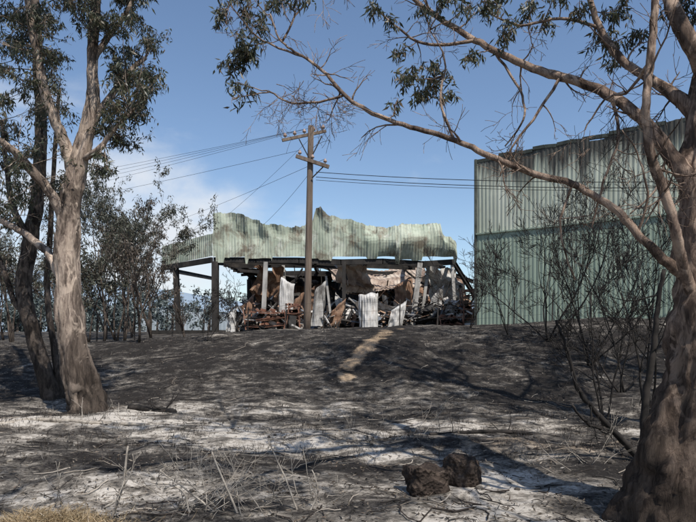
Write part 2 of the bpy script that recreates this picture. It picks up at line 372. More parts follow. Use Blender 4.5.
def dead(name,u,d,seed,pl,n=0,ln=.5,r=.005):
    rng=random.Random(seed); T=empty(name,G(u,d)); W=Wood();L=Leaves();pool=[]
    for p in pl: limb(W,pool,rng,p,4,5,0,.006,twig=3,L=L,tl=.14)
    for k in range(n):
        b=G(u+rng.uniform(-45,45),d+rng.uniform(-.2,.4))
        grow(W,L,rng,b,Vector((rng.uniform(-1.1,1.1),rng.uniform(-.5,.5),rng.uniform(.15,.9))),ln*rng.uniform(.5,1.2),r,2,up=.0,wander=.22,kids=(2,4),spread=.8,sides=4,seg=5,minr=.0018)
    mesh('stems',W.v,W.f,deadtwig,T,True)
dead('dead_stick',115,5.5,1,[[(110,524,5.3,1.8),(118,500,5.3,1.6),(124,480,5.3,1.4),(128,446,5.3,.9)],[(104,508,5.3,1.2),(114,502,5.3,1.0),(120,498,5.3,.9)]])
dead('dead_bush',218,5.6,2,[[(190,520,5.5,1.4),(182,490,5.5,1.1),(150,482,5.5,.7)],[(240,520,5.5,1.4),(225,485,5.5,1.1),(212,452,5.5,.7)],[(230,524,5.5,1.4),(200,500,5.6,1),(160,470,5.6,.7)]],18,.55)
dead('dead_bush.001',298,5.9,3,[[(300,520,5.7,1.2),(290,490,5.7,1),(268,440,5.7,.6)],[(306,520,5.7,1.2),(318,492,5.7,.8),(312,470,5.7,.5)]],6,.45)
dead('dead_bush.002',560,7.5,4,[],8,.6)
dead('dead_bush.003',400,9.5,5,[],6,.6)

# ================================================================= GROUND
def axis(lo,hi,step,far,g=1.22):
    a=list(np.arange(lo,hi+1e-6,step)); s=step
    x=hi
    while x<far: s*=g; x+=s; a.append(x)
    s=step; x=lo; pre=[]
    while x>-far: s*=g; x-=s; pre.append(x)
    return pre[::-1]+a
xs=axis(-16,16,.11,4000); ys=axis(3.2,27,.11,4000)
PATH=[(2.15,23.6),(1.35,21.6),(1.1,20),(.15,18.0),(-.1,16.8)]
V=[];C=[]
def segd(x,y,a,b):
    ax,ay=a;bx,by=b; t=((x-ax)*(bx-ax)+(y-ay)*(by-ay))/((bx-ax)**2+(by-ay)**2); t=max(0,min(1,t))
    return math.hypot(x-ax-(bx-ax)*t,y-ay-(by-ay)*t)
for y in ys:
    for x in xs:
        V.append((x,y,H(x,y) if y<200 else 1.95))
        if -25<x<25 and 0<y<30:
            f=lerp_tab(FOOT,x)
            n1=noise.noise((x*.35,y*.55,5)); n2=noise.noise((x*1.2,y*1.9,7))
            bank=sst((y-f+.8)/3)
            ash=.41+.75*n1+.5*n2
            ash=ash*(1-bank)+bank*(.13+.42*n1+.3*n2)
            ash+= .30*math.exp(-((x+2.2)/2.4)**2-((y-14.5)/3.0)**2)
            ash+= .85*math.exp(-((x+4.9)/3.0)**2-((y-11.4)/.75)**2)
            ash+= .8*math.exp(-((x-.3)/1.1)**2-((y-8.6)/.35)**2)
            ash+= .45*math.exp(-((x-5)/3.5)**2-((y-11.0)/1.0)**2)
            dpt=min(segd(x,y,a,b) for a,b in zip(PATH,PATH[1:])) if 15<y<25 and -2<x<4 else 9
            tan=1.15*math.exp(-(dpt/.28)**2)*(.9+1.0*n2)+.42*math.exp(-((x+.3)/2.2)**2-((y-23)/1)**2)
            tan+=.36*math.exp(-((x-3)/3.5)**2-((y-9)/1.2)**2)
            C.append((max(0,min(1,ash)),max(0,min(1,tan)),0,1))
        else: C.append((.25,.15,0,1))
nx=len(xs); F=[]
for j in range(len(ys)-1):
    for i2 in range(nx-1):
        a=j*nx+i2; F.append((a,a+1,a+nx+1,a+nx))
s=NT('burnt_ground')
at=s.n('ShaderNodeAttribute',attribute_name='zones'); sep=s.n('ShaderNodeSeparateColor'); s.l(at.outputs['Color'],sep.inputs[0])
n1=s.noise(2.6,10,.72,(1,1.5,1)); n2=s.noise(18,8,.74); n3=s.noise(1.1,6,.6)
v=s.math('ADD',sep.outputs[0],s.math('MULTIPLY',s.math('SUBTRACT',n1,.5),2.7))
v=s.math('ADD',v,s.math('MULTIPLY',s.math('SUBTRACT',n2,.5),1.25),True)
col=s.ramp(v,[(.08,(.026,.023,.021)),(.32,(.064,.057,.050)),(.54,(.14,.124,.105)),(.78,(.31,.275,.232)),(1,(.54,.49,.425))])
tn=s.math('ADD',sep.outputs[1],s.math('MULTIPLY',s.math('SUBTRACT',n1,.5),1.8))
tf=s.ramp(tn,[(.34,0.),(.75,.85)])
col=s.mix(tf,col,s.ramp(n2,[(.3,(.20,.145,.09)),(.7,(.50,.37,.25))]))
vo=s.n('ShaderNodeTexVoronoi'); vo.inputs['Scale'].default_value=26; s.l(s.pos.outputs['Position'],vo.inputs[0])
col=s.mix(s.ramp(vo.outputs['Distance'],[(.05,.6),(.16,0.)]),col,s.ramp(n3,[(.45,(.02,.018,.016)),(.55,(.30,.26,.22))]))
h=s.math('ADD',n1,s.math('MULTIPLY',n2,.5)); s.bump(h,.7,.07)
gm=s.done(col,.95,.08)
g=mesh('ground',V,F,gm,None,True)
ca=g.data.color_attributes.new('zones','FLOAT_COLOR','POINT'); ca.data.foreach_set('color',np.array(C,dtype=np.float32).ravel())

rng=random.Random(3)
def scat():
    y=3.6+ (rng.random()**1.6)*20; x=rng.uniform(-.66,.66)*y; return x,y
L=Leaves()
for k in range(26000):
    x,y=scat()
    if noise.noise((x*.8,y*.8,3))<-.1 and rng.random()<.8: continue
    s_=rng.uniform(.02,.075)
    L.add((x,y,H(x,y)+.006),(rng.uniform(-1,1),rng.uniform(-1,1),rng.uniform(-.05,.35)),s_,s_*.26)
litter=m_leaf('litter',[(.02,.018,.016),(.05,.04,.03),(.14,.10,.07),(.30,.25,.19),(.03,.025,.02),(.18,.14,.10)],0)
L.build('leaf_litter',litter,None,5)
def blob(v,f,c,sx,sy,sz,rng):
    b=len(v); n=6; rings=[(-.6,.75),(0,1),(.6,.7)]
    a0=rng.random()*6
    for zz,rr in rings:
        for k in range(n):
            a=a0+k*6.283/n; q=rr*rng.uniform(.8,1.15)
            v.append((c[0]+math.cos(a)*q*sx,c[1]+math.sin(a)*q*sy,c[2]+zz*sz))
    v.append((c[0],c[1],c[2]-sz)); v.append((c[0],c[1],c[2]+sz))
    for r_ in range(2):
        for k in range(n):
            k2=(k+1)%n; f.append((b+r_*n+k,b+r_*n+k2,b+(r_+1)*n+k2,b+(r_+1)*n+k))
    for k in range(n):
        k2=(k+1)%n; f.append((b+k2,b+k,b+18)); f.append((b+12+k,b+12+k2,b+19))
v=[];f=[]
for k in range(2600):
    x,y=scat()
    if noise.noise((x*.6,y*.6,13))<0: continue
    q=.006+.03*rng.random()**5
    blob(v,f,(x,y,H(x,y)+q*.2),q,q*rng.uniform(.6,1.3),q*rng.uniform(.4,.8),rng)
for k in range(70):
    x,y=scat(); q=rng.uniform(.025,.06)
    blob(v,f,(x,y,H(x,y)+q*.1),q,q*rng.uniform(.6,1.3),q*rng.uniform(.4,.8),rng)
s=NT('gravel'); r=s.ramp(s.pos.outputs['Random Per Island'],[(0,(.03,.027,.024)),(.6,(.08,.07,.06)),(.85,(.16,.14,.12)),(1,(.28,.25,.21))]); n_=s.noise(40,4); r=s.mix(s.ramp(n_,[(.4,.0),(.65,.6)]),r,(.04,.035,.03)); gr=s.done(r,.95,.1)
mesh('gravel',v,f,gr)
W=Wood()
for k in range(1300):
    x,y=scat(); a=rng.uniform(0,6.28); ln=rng.uniform(.08,.5)*(1 if rng.random()<.92 else 2.2); pts=[]
    for i2 in range(5):
        px=x+math.cos(a)*ln*i2/4; py=y+math.sin(a)*ln*i2/4; a+=rng.uniform(-.3,.3)
        pts.append(Vector((px,py,H(px,py)+.008+rng.uniform(0,.02))))
    r_=rng.uniform(.002,.006)*(1+ln); W.tube(pts,[r_,r_,r_*.9,r_*.8,r_*.5],4)
s=NT('stick'); r=s.ramp(s.pos.outputs['Random Per Island'],[(0,(.02,.018,.016)),(.55,(.05,.04,.035)),(.7,(.18,.15,.12)),(1,(.40,.35,.29))]); sm=s.done(r,.9,.1)
mesh('fallen_twigs',W.v,W.f,sm)
def log(name,pl,mat,seed):
    rng=random.Random(seed); P=[G(u,d,r*.5) for u,d,r in pl]; W=Wood(); q,rr=spline(P,[r for _,_,r in pl],8,.01,rng); W.tube(q,rr,9,.3,seed)
    for k in range(3):
        grow(W,Leaves(),rng,q[rng.randint(3,len(q)-3)],Vector((rng.uniform(-1,1),rng.uniform(-1,1),.4)),.5,rr[0]*.3,1,kids=(1,3))
    return mesh(name,W.v,W.f,mat,None,True)
log('fallen_branch',[(-10,10.6,.03),(40,11.2,.045),(90,11.0,.04),(150,11.3,.02)],deadtwig,1)
log('fallen_branch.001',[(40,5.9,.02),(52,6.0,.022),(62,6.1,.015)],deadtwig,2)
log('fallen_branch.002',[(430,9.6,.03),(500,10.2,.035),(560,10.0,.02)],char,3)
log('charred_log',[(130,13.2,.07),(155,13.0,.07),(176,12.9,.05)],char,4)
L=Leaves()
for k in range(1100):
    y=rng.uniform(8,23.5); x=rng.uniform(-.6,.62)*y
    for j in range(rng.randint(4,12)):
        L.add((x+rng.gauss(0,.05),y+rng.gauss(0,.05),H(x,y)-.01),(rng.uniform(-.6,.6),rng.uniform(-.6,.6),1),rng.uniform(.05,.17),.008)
stub=m_leaf('burnt_stubble',[(.012,.011,.01),(.03,.025,.02),(.08,.06,.045),(.02,.018,.015)],0)
L.build('burnt_grass',stub,None,8)
L=Leaves()
for k in range(6500):
    x=rng.gauss(-2.62,.32); y=rng.gauss(5.1,.18); z=H(x,y)+rng.uniform(0,.12)*math.exp(-((x+2.65)/.4)**2)*(1+noise.noise((x*6,y*6,0)))
    L.add((x,y,z),(rng.uniform(-1,1),rng.uniform(-1,1),rng.uniform(-.2,.7)),rng.uniform(.04,.15),.005)
L.build('dry_grass',straw,None,9)

# ---------------------------------------------------------------- boulders
import bmesh
rock=NT('scorched_rock'); a=rock.noise(9,8,.7); vo=rock.n('ShaderNodeTexVoronoi'); vo.inputs['Scale'].default_value=26; rock.l(rock.pos.outputs['Position'],vo.inputs[0])
c=rock.ramp(a,[(.35,(.020,.016,.014)),(.55,(.06,.045,.036)),(.70,(.16,.125,.10))])
rock.bump(rock.math('ADD',a,vo.outputs['Distance']),1,.03); rock_m=rock.done(c,.95,.1)
def boulder(name,u,d,sx,sy,sz,seed,rot=0):
    bm=bmesh.new(); bmesh.ops.create_cube(bm,size=2)
    bmesh.ops.subdivide_edges(bm,edges=bm.edges[:],cuts=20,use_grid_fill=True)
    for q in bm.verts:
        p=q.co.copy(); s_=p.normalized()*1.25
        p=p.lerp(s_,.42); n_=noise.noise(p*1.1+Vector((seed,0,0)))*.32+noise.noise(p*3+Vector((seed,5,0)))*.13+noise.noise(p*8+Vector((seed,5,3)))*.05
        if p.z>.5: n_-=.12*(p.x*.5+.2)
        p=p*(1+n_)
        q.co=Vector((p.x*sx,p.y*sy,p.z*sz))
    m=bpy.data.meshes.new(name); bm.to_mesh(m); m.materials.append(rock_m)
    m.polygons.foreach_set('use_smooth',[True]*len(m.polygons))
    o=link(bpy.data.objects.new(name,m)); o.location=G(u,d,sz*.72); o.rotation_euler=(0,.08,rot); return o
boulder('boulder',427,6.45,.20,.17,.16,3.1,.2)
boulder('boulder.001',461,6.9,.19,.16,.18,8.4,.7)
boulder('boulder.002',668,9.6,.22,.2,.3,5.5,.3)

# ================================================================= BUILDINGS
def corrugated(name,A,B,zb,zt,mat,parent,pitch=.25,dep=.035,rows=1,warp=None):
    A=Vector((A[0],A[1],0));B=Vector((B[0],B[1],0)); ln=(B-A).length; u=(B-A)/ln; n=Vector((u.y,-u.x,0))
    cols=[]; x=0
    while x<ln:
        for fr,of in ((0,0),(.42,0),(.52,1),(.90,1)):
            if x+fr*pitch<=ln: cols.append((x+fr*pitch,of))
        x+=pitch
    cols.append((ln,0)); v=[];f=[]
    for x,of in cols:
        b=zb(x) if callable(zb) else zb; t=zt(x) if callable(zt) else zt
        for r in range(rows+1):
            k=r/rows; p=A+u*x+n*of*dep; p.z=b+(t-b)*k
            if warp: p=p+warp(x,k,n,u)
            v.append(p)
    R=rows+1
    for i2 in range(len(cols)-1):
        for r in range(rows): f.append((i2*R+r,(i2+1)*R+r,(i2+1)*R+r+1,i2*R+r+1))
    return mesh(name,v,f,mat,parent)
def boxv(v,f,c,ax,hx,hy,hz):
    b=len(v)
    for sx in(-1,1):
        for sy in(-1,1):
            for sz in(-1,1): v.append(Vector(c)+ax[0]*hx*sx+ax[1]*hy*sy+ax[2]*hz*sz)
    for q in((0,1,3,2),(4,6,7,5),(0,4,5,1),(2,3,7,6),(0,2,6,4),(1,5,7,3)): f.append(tuple(b+i for i in q))
def beamv(v,f,p,q,w,h):
    p=Vector(p);q=Vector(q);d=(q-p);l=d.length;d=d/l
    up=Vector((0,0,1)) if abs(d.z)<.9 else Vector((0,1,0))
    s_=d.cross(up).normalized();t=s_.cross(d); boxv(v,f,(p+q)/2,(d,s_,t),l/2,w/2,h/2)
def ibeam(v,f,p,q,w,h):
    p=Vector(p);q=Vector(q);d=(q-p).normalized(); up=Vector((0,0,1)) if abs(d.z)<.9 else Vector((0,1,0))
    s_=d.cross(up).normalized();t=s_.cross(d)
    beamv(v,f,p,q,w*.12,h*.88)
    beamv(v,f,p+t*h*.47,q+t*h*.47,w,h*.07); beamv(v,f,p-t*h*.47,q-t*h*.47,w,h*.07)
def bentbeam(v,f,p,q,w,h,rng,bend=.3,n=5):
    p=Vector(p);q=Vector(q); o=rv(rng)*bend; pts=[p.lerp(q,k/n)+o*math.sin(math.pi*k/n)+rv(rng)*bend*.12*(0<k<n) for k in range(n+1)]
    for a,b in zip(pts,pts[1:]): beamv(v,f,a,b+(b-a)*.03,w,h)

def m_clad(name,base,faded,z_lo,z_hi,amount=1.0,rust=.25,streak=1.0,soot_c=(.05,.046,.04),patch=0.0):
    s=NT(name); a=s.noise(.7,5,.6,(1,1,.35)); c=s.mix(s.ramp(a,[(.35,0.),(.65,1.)]),base,faded)
    st=s.noise(1.3,8,.75,(1,1,.07)); z=s.z()
    fs=s.noise(5,6,.7,(1,1,.05)); c=s.mix(s.ramp(fs,[(.45,0.),(.72,.5)]),c,tuple(x*.5 for x in base))
    mr=s.n('ShaderNodeMapRange'); s.l(z,mr.inputs[0]); mr.inputs[1].default_value=z_lo; mr.inputs[2].default_value=z_hi
    k=s.math('ADD',mr.outputs[0],s.math('MULTIPLY',s.math('SUBTRACT',st,.5),1.8*streak))
    c=s.mix(s.ramp(k,[(.50,0.),(.85,amount)]),c,soot_c)
    if patch:
        pn=s.noise(.8,7,.7,(1,1,.8),.6,3); c=s.mix(s.ramp(pn,[(.50,0.),(.63,patch)]),c,(.11,.075,.05))
        pn=s.noise(1.4,7,.7,(1,1,.5),.6,9); c=s.mix(s.ramp(pn,[(.56,0.),(.66,.6)]),c,(.60,.60,.53))
    ru=s.noise(2.2,6,.65,(1,1,.5)); c=s.mix(s.ramp(ru,[(.56,0.),(.72,rust)]),c,(.20,.10,.05))
    return s.done(c,.6,.25)
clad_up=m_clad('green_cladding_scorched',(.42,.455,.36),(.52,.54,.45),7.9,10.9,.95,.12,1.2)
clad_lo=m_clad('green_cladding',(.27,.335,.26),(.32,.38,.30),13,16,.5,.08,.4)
clad_par=m_clad('parapet_cladding',(.36,.405,.31),(.48,.51,.41),7.9,12.0,.65,.45,1.0,patch=.8)
soot=m_simple('sooty_steel',[(.35,(.018,.017,.016)),(.6,(.045,.04,.036)),(.8,(.11,.09,.07))],1.4,(1,1,.5),.8,.2)
sootwall=m_simple('sooty_cladding',[(.3,(.018,.017,.016)),(.5,(.055,.05,.044)),(.72,(.19,.15,.12))],.6,(1,1,.3),.8,.2)
galv=m_simple('burnt_galvanised_sheet',[(.30,(.10,.09,.08)),(.42,(.36,.34,.31)),(.58,(.60,.58,.55)),(.72,(.30,.21,.15))],1.1,(1,1,.7),.6,.2,.02,.4)
rust=m_simple('rusted_sheet',[(.3,(.13,.09,.07)),(.48,(.33,.25,.195)),(.66,(.54,.46,.38))],1.0,(1,1,1),.8,.2)
rusto=m_simple('rusted_orange_sheet',[(.32,(.07,.045,.033)),(.5,(.24,.14,.09)),(.68,(.38,.27,.19))],1.3,(1,1,1),.8,.2)
column_m=m_simple('column_paint',[(.35,(.12,.11,.10)),(.5,(.38,.36,.33)),(.7,(.55,.53,.49))],1.1,(1,1,.5),.7,.2)
trim=m_simple('dark_trim',[(.3,(.03,.035,.03)),(.7,(.08,.09,.075))],3,(1,1,1),.6,.1)

A=Vector((6.88,32,0)); dirv=Vector((7.48,-5.4,0)).normalized(); nrm=Vector((-dirv.y,dirv.x,0))
LEN=13.2; B=A+dirv*LEN; DEP=16
ES=empty('green_metal_shed',A)
rg=random.Random(4)
def rag(x): return 11.03+.02*x-.08*abs(noise.noise((x*1.7,0,0)))-(.2 if noise.noise((x*.9,4,0))>.25 else 0)
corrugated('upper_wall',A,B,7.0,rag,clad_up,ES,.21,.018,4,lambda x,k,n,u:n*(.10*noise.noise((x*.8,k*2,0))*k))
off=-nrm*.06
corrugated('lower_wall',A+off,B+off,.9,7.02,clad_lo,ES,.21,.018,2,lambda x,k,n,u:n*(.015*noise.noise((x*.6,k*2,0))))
v=[];f=[]
beamv(v,f,A+off*1.8+Vector((0,0,7.06)),B+off*1.8+Vector((0,0,7.06)),.10,.07)
mesh('flashing',v,f,clad_lo,ES)
v=[];f=[]
c0=A-dirv*.06-nrm*.05
beamv(v,f,c0+Vector((0,0,.9)),c0+Vector((0,0,11.05)),.12,.16)
for k in range(22):
    a0=A+dirv*(LEN*k/22)+nrm*.05; b0=A+dirv*(LEN*(k+1)/22-.02)+nrm*.05
    z0=11.02+.02*(LEN*k/22)+rg.uniform(-.09,.03); z1=11.02+.02*(LEN*(k+1)/22)+rg.uniform(-.09,.03)
    if rg.random()<.12: continue
    beamv(v,f,a0+Vector((0,0,z0)),b0+Vector((0,0,z1)),.16,.17)
mesh('trims',v,f,trim,ES)
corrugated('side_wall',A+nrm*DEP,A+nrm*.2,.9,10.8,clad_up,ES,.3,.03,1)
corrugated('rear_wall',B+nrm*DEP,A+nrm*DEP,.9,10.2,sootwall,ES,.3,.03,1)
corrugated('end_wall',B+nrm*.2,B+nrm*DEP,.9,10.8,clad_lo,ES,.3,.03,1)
v=[A+nrm*.1+Vector((0,0,10.75)),B+nrm*.1+Vector((0,0,10.8)),B+nrm*(DEP+.2)+Vector((0,0,10.25)),A+nrm*(DEP+.2)+Vector((0,0,10.2))]
mesh('roof',v,[(0,1,2,3)],sootwall,ES)

# --- burnt warehouse
EW=empty('burnt_warehouse',(0,40,2))
Y0=40.0
TOP=[(213,213),(222,212),(235,213),(250,218),(262,223),(285,226),(300,227),(312,223),(316,208),(321,207),(328,215),(350,219),(365,224),(385,227),(400,225),(425,223),(441,223),(443,235),(450,239),(456,243)]
TT=[((a-348)/15.0+9.0,1.7+(335-b)/15.0) for a,b in TOP]
def sheet_id(x): return int(x/.78)
def ptop(x):
    r_=random.Random(sheet_id(x)*7+3)
    return lerp_tab(TT,x)+.12*noise.noise((x*1.8,0,0))+.07*noise.noise((x*7,0,0))+r_.uniform(-.08,.05)
def pwarp(x,k,n,u):
    r_=random.Random(sheet_id(x)*13+1); bend=r_.choice([0,0,0,0,.2,.4,-.3])
    rt=sst((x-8.5)/3)
    wav=math.sin(x*2.1+1.2*noise.noise((x*.7,0,0)))*.20*k*(.3+rt)
    return n*((.38*noise.noise((x*.45,k*1.2,1))+.17*noise.noise((x*1.7,k*3,2)))*(k**.7)+bend*max(0,k-.6)+wav+rt*.5*math.sin(k*math.pi))+u*((.16*noise.noise((x*.9,k*2,6)))*k)+Vector((0,0,.2*noise.noise((x*.8,k*3,8))*k*(1-k)*4))
def pbot(x): return 6.92+.05*noise.noise((x,0,0))-(random.Random(sheet_id(x)).uniform(0,.5) if noise.noise((x*.5,7,7))>.05 else 0)
corrugated('parapet',(-9,Y0),(7.2,Y0),pbot,ptop,clad_par,EW,.2,.024,12,pwarp)
corrugated('side_parapet',(-13.4,43.2),(-9.02,Y0),lambda x:6.65+.06*x,lambda x:8.05+.08*x+.08*noise.noise((x*2,0,0)),clad_par,EW,.2,.024,4,lambda x,k,n,u:n*.12*noise.noise((x*.8,k*2,3))*k)
v=[];f=[]; rb=random.Random(2)
beamv(v,f,(-13.4,43.2,6.5),(-9.1,Y0+.1,6.72),.2,.35)
fx=[-9.0,-6.2,-3.3,-.5,2.3,5,7.1]; fz=[6.72,6.72,6.70,6.58,6.64,6.46,6.6]
for (a,za),(b,zb_) in zip(zip(fx,fz),list(zip(fx,fz))[1:]): beamv(v,f,(a,Y0+.2,za),(b+.05,Y0+.2,zb_),.2,.36)
for x in (-8.9,-5.6,-2.2,1.2,4.6,7.0): bentbeam(v,f,(x,Y0+.4,6.6),(x+.2,54,6.9),.18,.35,rb,.5)
for y in (43.5,47,50.5,54): bentbeam(v,f,(-9,y,6.75),(7.0,y,6.6),.12,.22,rb,.6,8)
for y in (41.5,42.2,45,48.7,46): bentbeam(v,f,(-9,y,6.8),(rb.uniform(-3,6),y+.4,6.4),.08,.16,rb,.5,6)
for k in range(18):
    x=rb.uniform(-5,8); y=rb.uniform(41,50); bentbeam(v,f,(x,y,6.6),(x+rb.uniform(-2.5,2.5),y+rb.uniform(-1,1),rb.uniform(2.3,5.2)),.06,.13,rb,.5,6)
ibeam(v,f,(-12.9,43.4,6.4),(-12.2,54,6.8),.15,.3)
ibeam(v,f,(4.6,48,6.4),(6.8,45,2.4),.2,.3); ibeam(v,f,(-6,48,6.4),(-3.2,46,2.2),.15,.25)
ibeam(v,f,(7.1,Y0+.6,6.7),(8.9,42.5,4.6),.18,.3); ibeam(v,f,(7.2,42,6.0),(9.2,44,5.6),.15,.25)
mesh('roof_frame',v,f,soot,EW)
v=[];f=[]
for u,w in ((215,.42),(344,.24)):
    x=(u-348)/600*Y0; ibeam(v,f,(x,Y0+.1,.9),(x,Y0+.1,6.6),w,w)
ibeam(v,f,(-11.9,42.3,1),(-12.2,42.5,6.5),.35,.35)
for x,y in ((-12.2,54),(-8.9,54),(-5.5,54),(-2,54),(1.5,54),(5,54),(8.6,54),(-5.4,47),(1.3,47)): ibeam(v,f,(x,y,1),(x+rb.uniform(-.3,.3),y,6.7),.25,.25)
mesh('dark_columns',v,f,soot,EW)
v=[];f=[]
for u0,v0,u1,v1,w,d in ((266,262,263,312,.28,40.2),(420,263,411,322,.34,40.2),(429,262,421,308,.2,41),(283,262,287,300,.2,43),(452,262,457,330,.2,40.3),(326,276,333,322,.15,41)):
    ibeam(v,f,S(u0,v0,d),S(u1,v1+14,d),w,w)
mesh('pale_columns',v,f,column_m,EW)
corrugated('rear_wall',(-8.9,54.2),(10.5,54.2),1,lambda x:6.9+.7*noise.noise((x*.35,2,0))+.4*noise.noise((x*1.4,0,0)),sootwall,EW,.3,.05,3,pwarp)
corrugated('inner_wall',(-6.2,50),(-1.0,49.2),1,lambda x:5.6+.9*noise.noise((x*.6,9,0)),rusto,EW,.3,.05,3,pwarp)
def drape(name,P00,P10,P01,P11,sag,mat,parent,nu=60,nv=14,seed=0,rib=.05,crump=.12,hf=.05):
    v=[];f=[]
    for j in range(nv+1):
        for i2 in range(nu+1):
            a=i2/nu;b=j/nv
            p=Vector(P00).lerp(Vector(P10),a).lerp(Vector(P01).lerp(Vector(P11),a),b)
            p.z-=sag*(4*a*(1-a))*(.4+.6*b)
            p+=Vector((noise.noise((a*3,b*3,seed)),noise.noise((a*3,b*3,seed+5)),noise.noise((a*3,b*3,seed+9))))*crump
            p+=Vector((noise.noise((a*10,b*7,seed)),noise.noise((a*10,b*7,seed+5)),noise.noise((a*10,b*7,seed+9))))*hf
            p.z+=rib*(1 if (i2//2)%2 else 0)
            v.append(p)
    for j in range(nv):
        for i2 in range(nu):
            a=j*(nu+1)+i2; f.append((a,a+1,a+nu+2,a+nu+1))
    return mesh(name,v,f,mat,parent)
drape('sagging_roof',(-1.0,43.2,5.6),(5.3,43.2,5.2),(-1.8,48.5,8.0),(6.3,48.5,7.7),.9,rust,EW,90,20,1,.05,.4,.10)
drape('hanging_roof_sheet',(-.9,40.9,6.6),(1.2,40.9,6.4),(-.4,42.0,5.0),(1.9,42.2,4.6),.2,rust,EW,30,10,7,.03,.5,.15)
drape('hanging_roof_sheet_right',(5.4,41.2,6.5),(7.2,41.4,6.3),(6.0,42.4,4.2),(8.3,42.6,3.6),.2,galv,EW,30,10,8,.03,.6,.2)
drape('hanging_roof_sheet_left',(-6.6,42.5,6.6),(-4.6,42.5,6.5),(-6.9,44.5,3.6),(-5.2,44.5,3.2),.3,rusto,EW,30,12,11,.03,.6,.2)
drape('collapsed_roof',(5.0,44,3.0),(8.8,43,3.8),(4.6,48,6.0),(8.6,47,6.4),.5,rusto,EW,40,10,2,.03,.8,.3)
drape('collapsed_roof_middle',(-4.4,44,2.4),(-.6,44.5,2.8),(-4.8,49,5.0),(-.6,49,5.4),.5,sootwall,EW,40,12,12,.03,.9,.3)
drape('rear_roof',(-8.9,47.8,6.95),(-.5,47.8,6.6),(-8.9,54,7.2),(-.5,54,7.1),.5,sootwall,EW,60,14,4,.03,.5,.1)
drape('rear_roof_fallen',(0.5,50.4,6.6),(7.2,50.0,5.6),(.5,54,7.2),(7.0,54,7.1),.7,sootwall,EW,60,14,5,.03,.9,.2)
v=[];f=[]; boxv(v,f,(-1.5,48,1.9),(Vector((1,0,0)),Vector((0,1,0)),Vector((0,0,1))),11.6,8,.12); mesh('floor_slab',v,f,soot,EW)

def curl(name,u,vtop,vbot,d,w,seed,lean=0,cyl=1.6,mat=galv,hook=.5,skew=0,rag_=1.0):
    z0=S(u,vbot,d).z; z1=S(u,vtop,d).z; x0=S(u,0,d).x; v=[];f=[]; nu=36;nv=24
    for j in range(nv+1):
        for i2 in range(nu+1):
            a=i2/nu-.5;b=j/nv
            th=a*cyl; rr=w/cyl
            x=math.sin(th)*rr; y=d-math.cos(th)*rr+rr*.6
            top=1+.05*rag_*noise.noise((a*4,seed,0))+skew*a
            zz=z0+(z1-z0)*b*top
            if b>.7:
                k=(b-.7)/.3; y+=hook*k*k; zz-=(z1-z0)*.16*k*k
            x+=lean*b
            n_=(noise.noise((a*2.5,b*2.5,seed))*.14+noise.noise((a*8,b*6,seed))*.04)*rag_
            v.append(Vector((x0+x+n_*.6,y+n_+.03*((i2//2)%2)+noise.noise((a*6,b*5,seed+3))*.08,zz+n_*.5)))
    for j in range(nv):
        for i2 in range(nu):
            a=j*(nu+1)+i2; f.append((a,a+1,a+nu+2,a+nu+1))
    return mesh(name,v,f,mat,None)
for i2,(u,vt,vb,d,w,ln,cy,hk,sk) in enumerate([(369,286,331,37.5,1.6,-.05,2.5,.7,.05),(317,276,326,38.6,.85,.3,1.6,.5,.25),(286,274,318,40.5,1.0,.1,1.3,.3,-.15),(394,300,330,38.5,1.0,.4,1.0,.8,.35),(432,284,325,41,.9,.45,1.2,.6,.3),(250,296,326,42,1.2,-.3,1.3,.8,.5),(231,306,332,38,.7,.1,1.6,.5,.2),(302,286,322,44,1.6,.3,1.2,.4,.4),(346,292,330,43,1.2,-.3,1.3,.7,-.3),(447,296,320,39.5,.8,.5,1.4,.5,0),(406,276,312,43,1.4,-.3,1.3,.6,.3),(334,300,326,40,1.0,.4,1.0,.5,.5)]):
    curl('crumpled_metal_sheet' if i2==0 else 'crumpled_metal_sheet.%03d'%i2,u,vt,vb,d,w,i2*3.3,ln,cy,galv if i2 not in(5,7,10,11) else rusto,hk,sk,.8 if i2<3 else 1.3)

rng=random.Random(17); v=[];f=[]
def in_w(): return rng.uniform(-7.5,8.6),rng.uniform(38.6,51)
def hh(x,y): 
    return max(.3,(1.6+1.1*noise.noise((x*.5,y*.3,0)))*(1.5 if x>1 else 1.0)*(.5+.08*(y-38)))
for k in range(650):
    x,y=in_w(); hgt=2.0+hh(x,y)*rng.random()**.8
    d=rv(rng); d.z*=.6; d.normalize(); l=rng.uniform(.5,3.0)
    bentbeam(v,f,Vector((x,y,hgt))-d*l/2,Vector((x,y,hgt+.1))+d*l/2,rng.uniform(.03,.11),rng.uniform(.03,.11),rng,.15*l*rng.random(),4)
for k in range(760):
    x,y=in_w(); hgt=2.0+hh(x,y)*rng.random()**.8
    a=rv(rng);b_=a.cross(rv(rng)).normalized(); s1=rng.uniform(.15,.9);s2=rng.uniform(.1,.5); c=Vector((x,y,hgt)); n_=a.cross(b_)
    b0=len(v); cv=rng.uniform(.1,.6)
    for ii in range(6):
        for jj in range(4): v.append(c+a*(ii/5-.5)*2*s1+b_*(jj-1.5)*s2*.7+n_*(cv*s1*math.sin(ii*1.1+k)+rng.uniform(-.06,.06)))
    for ii in range(5):
        for jj in range(3): q=b0+ii*4+jj; f.append((q,q+1,q+5,q+4))
s=NT('debris'); r=s.ramp(s.pos.outputs['Random Per Island'],[(0,(.03,.028,.026)),(.25,(.07,.06,.052)),(.43,(.20,.12,.08)),(.56,(.36,.34,.32)),(.66,(.15,.17,.20)),(.76,(.33,.21,.14)),(.88,(.60,.57,.53))],'CONSTANT')
n_=s.noise(3,5); r=s.mix(s.ramp(n_,[(.45,0.),(.68,.75)]),r,(.04,.034,.03)); dm=s.done(r,.75,.3)
mesh('debris_pile',v,f,dm)
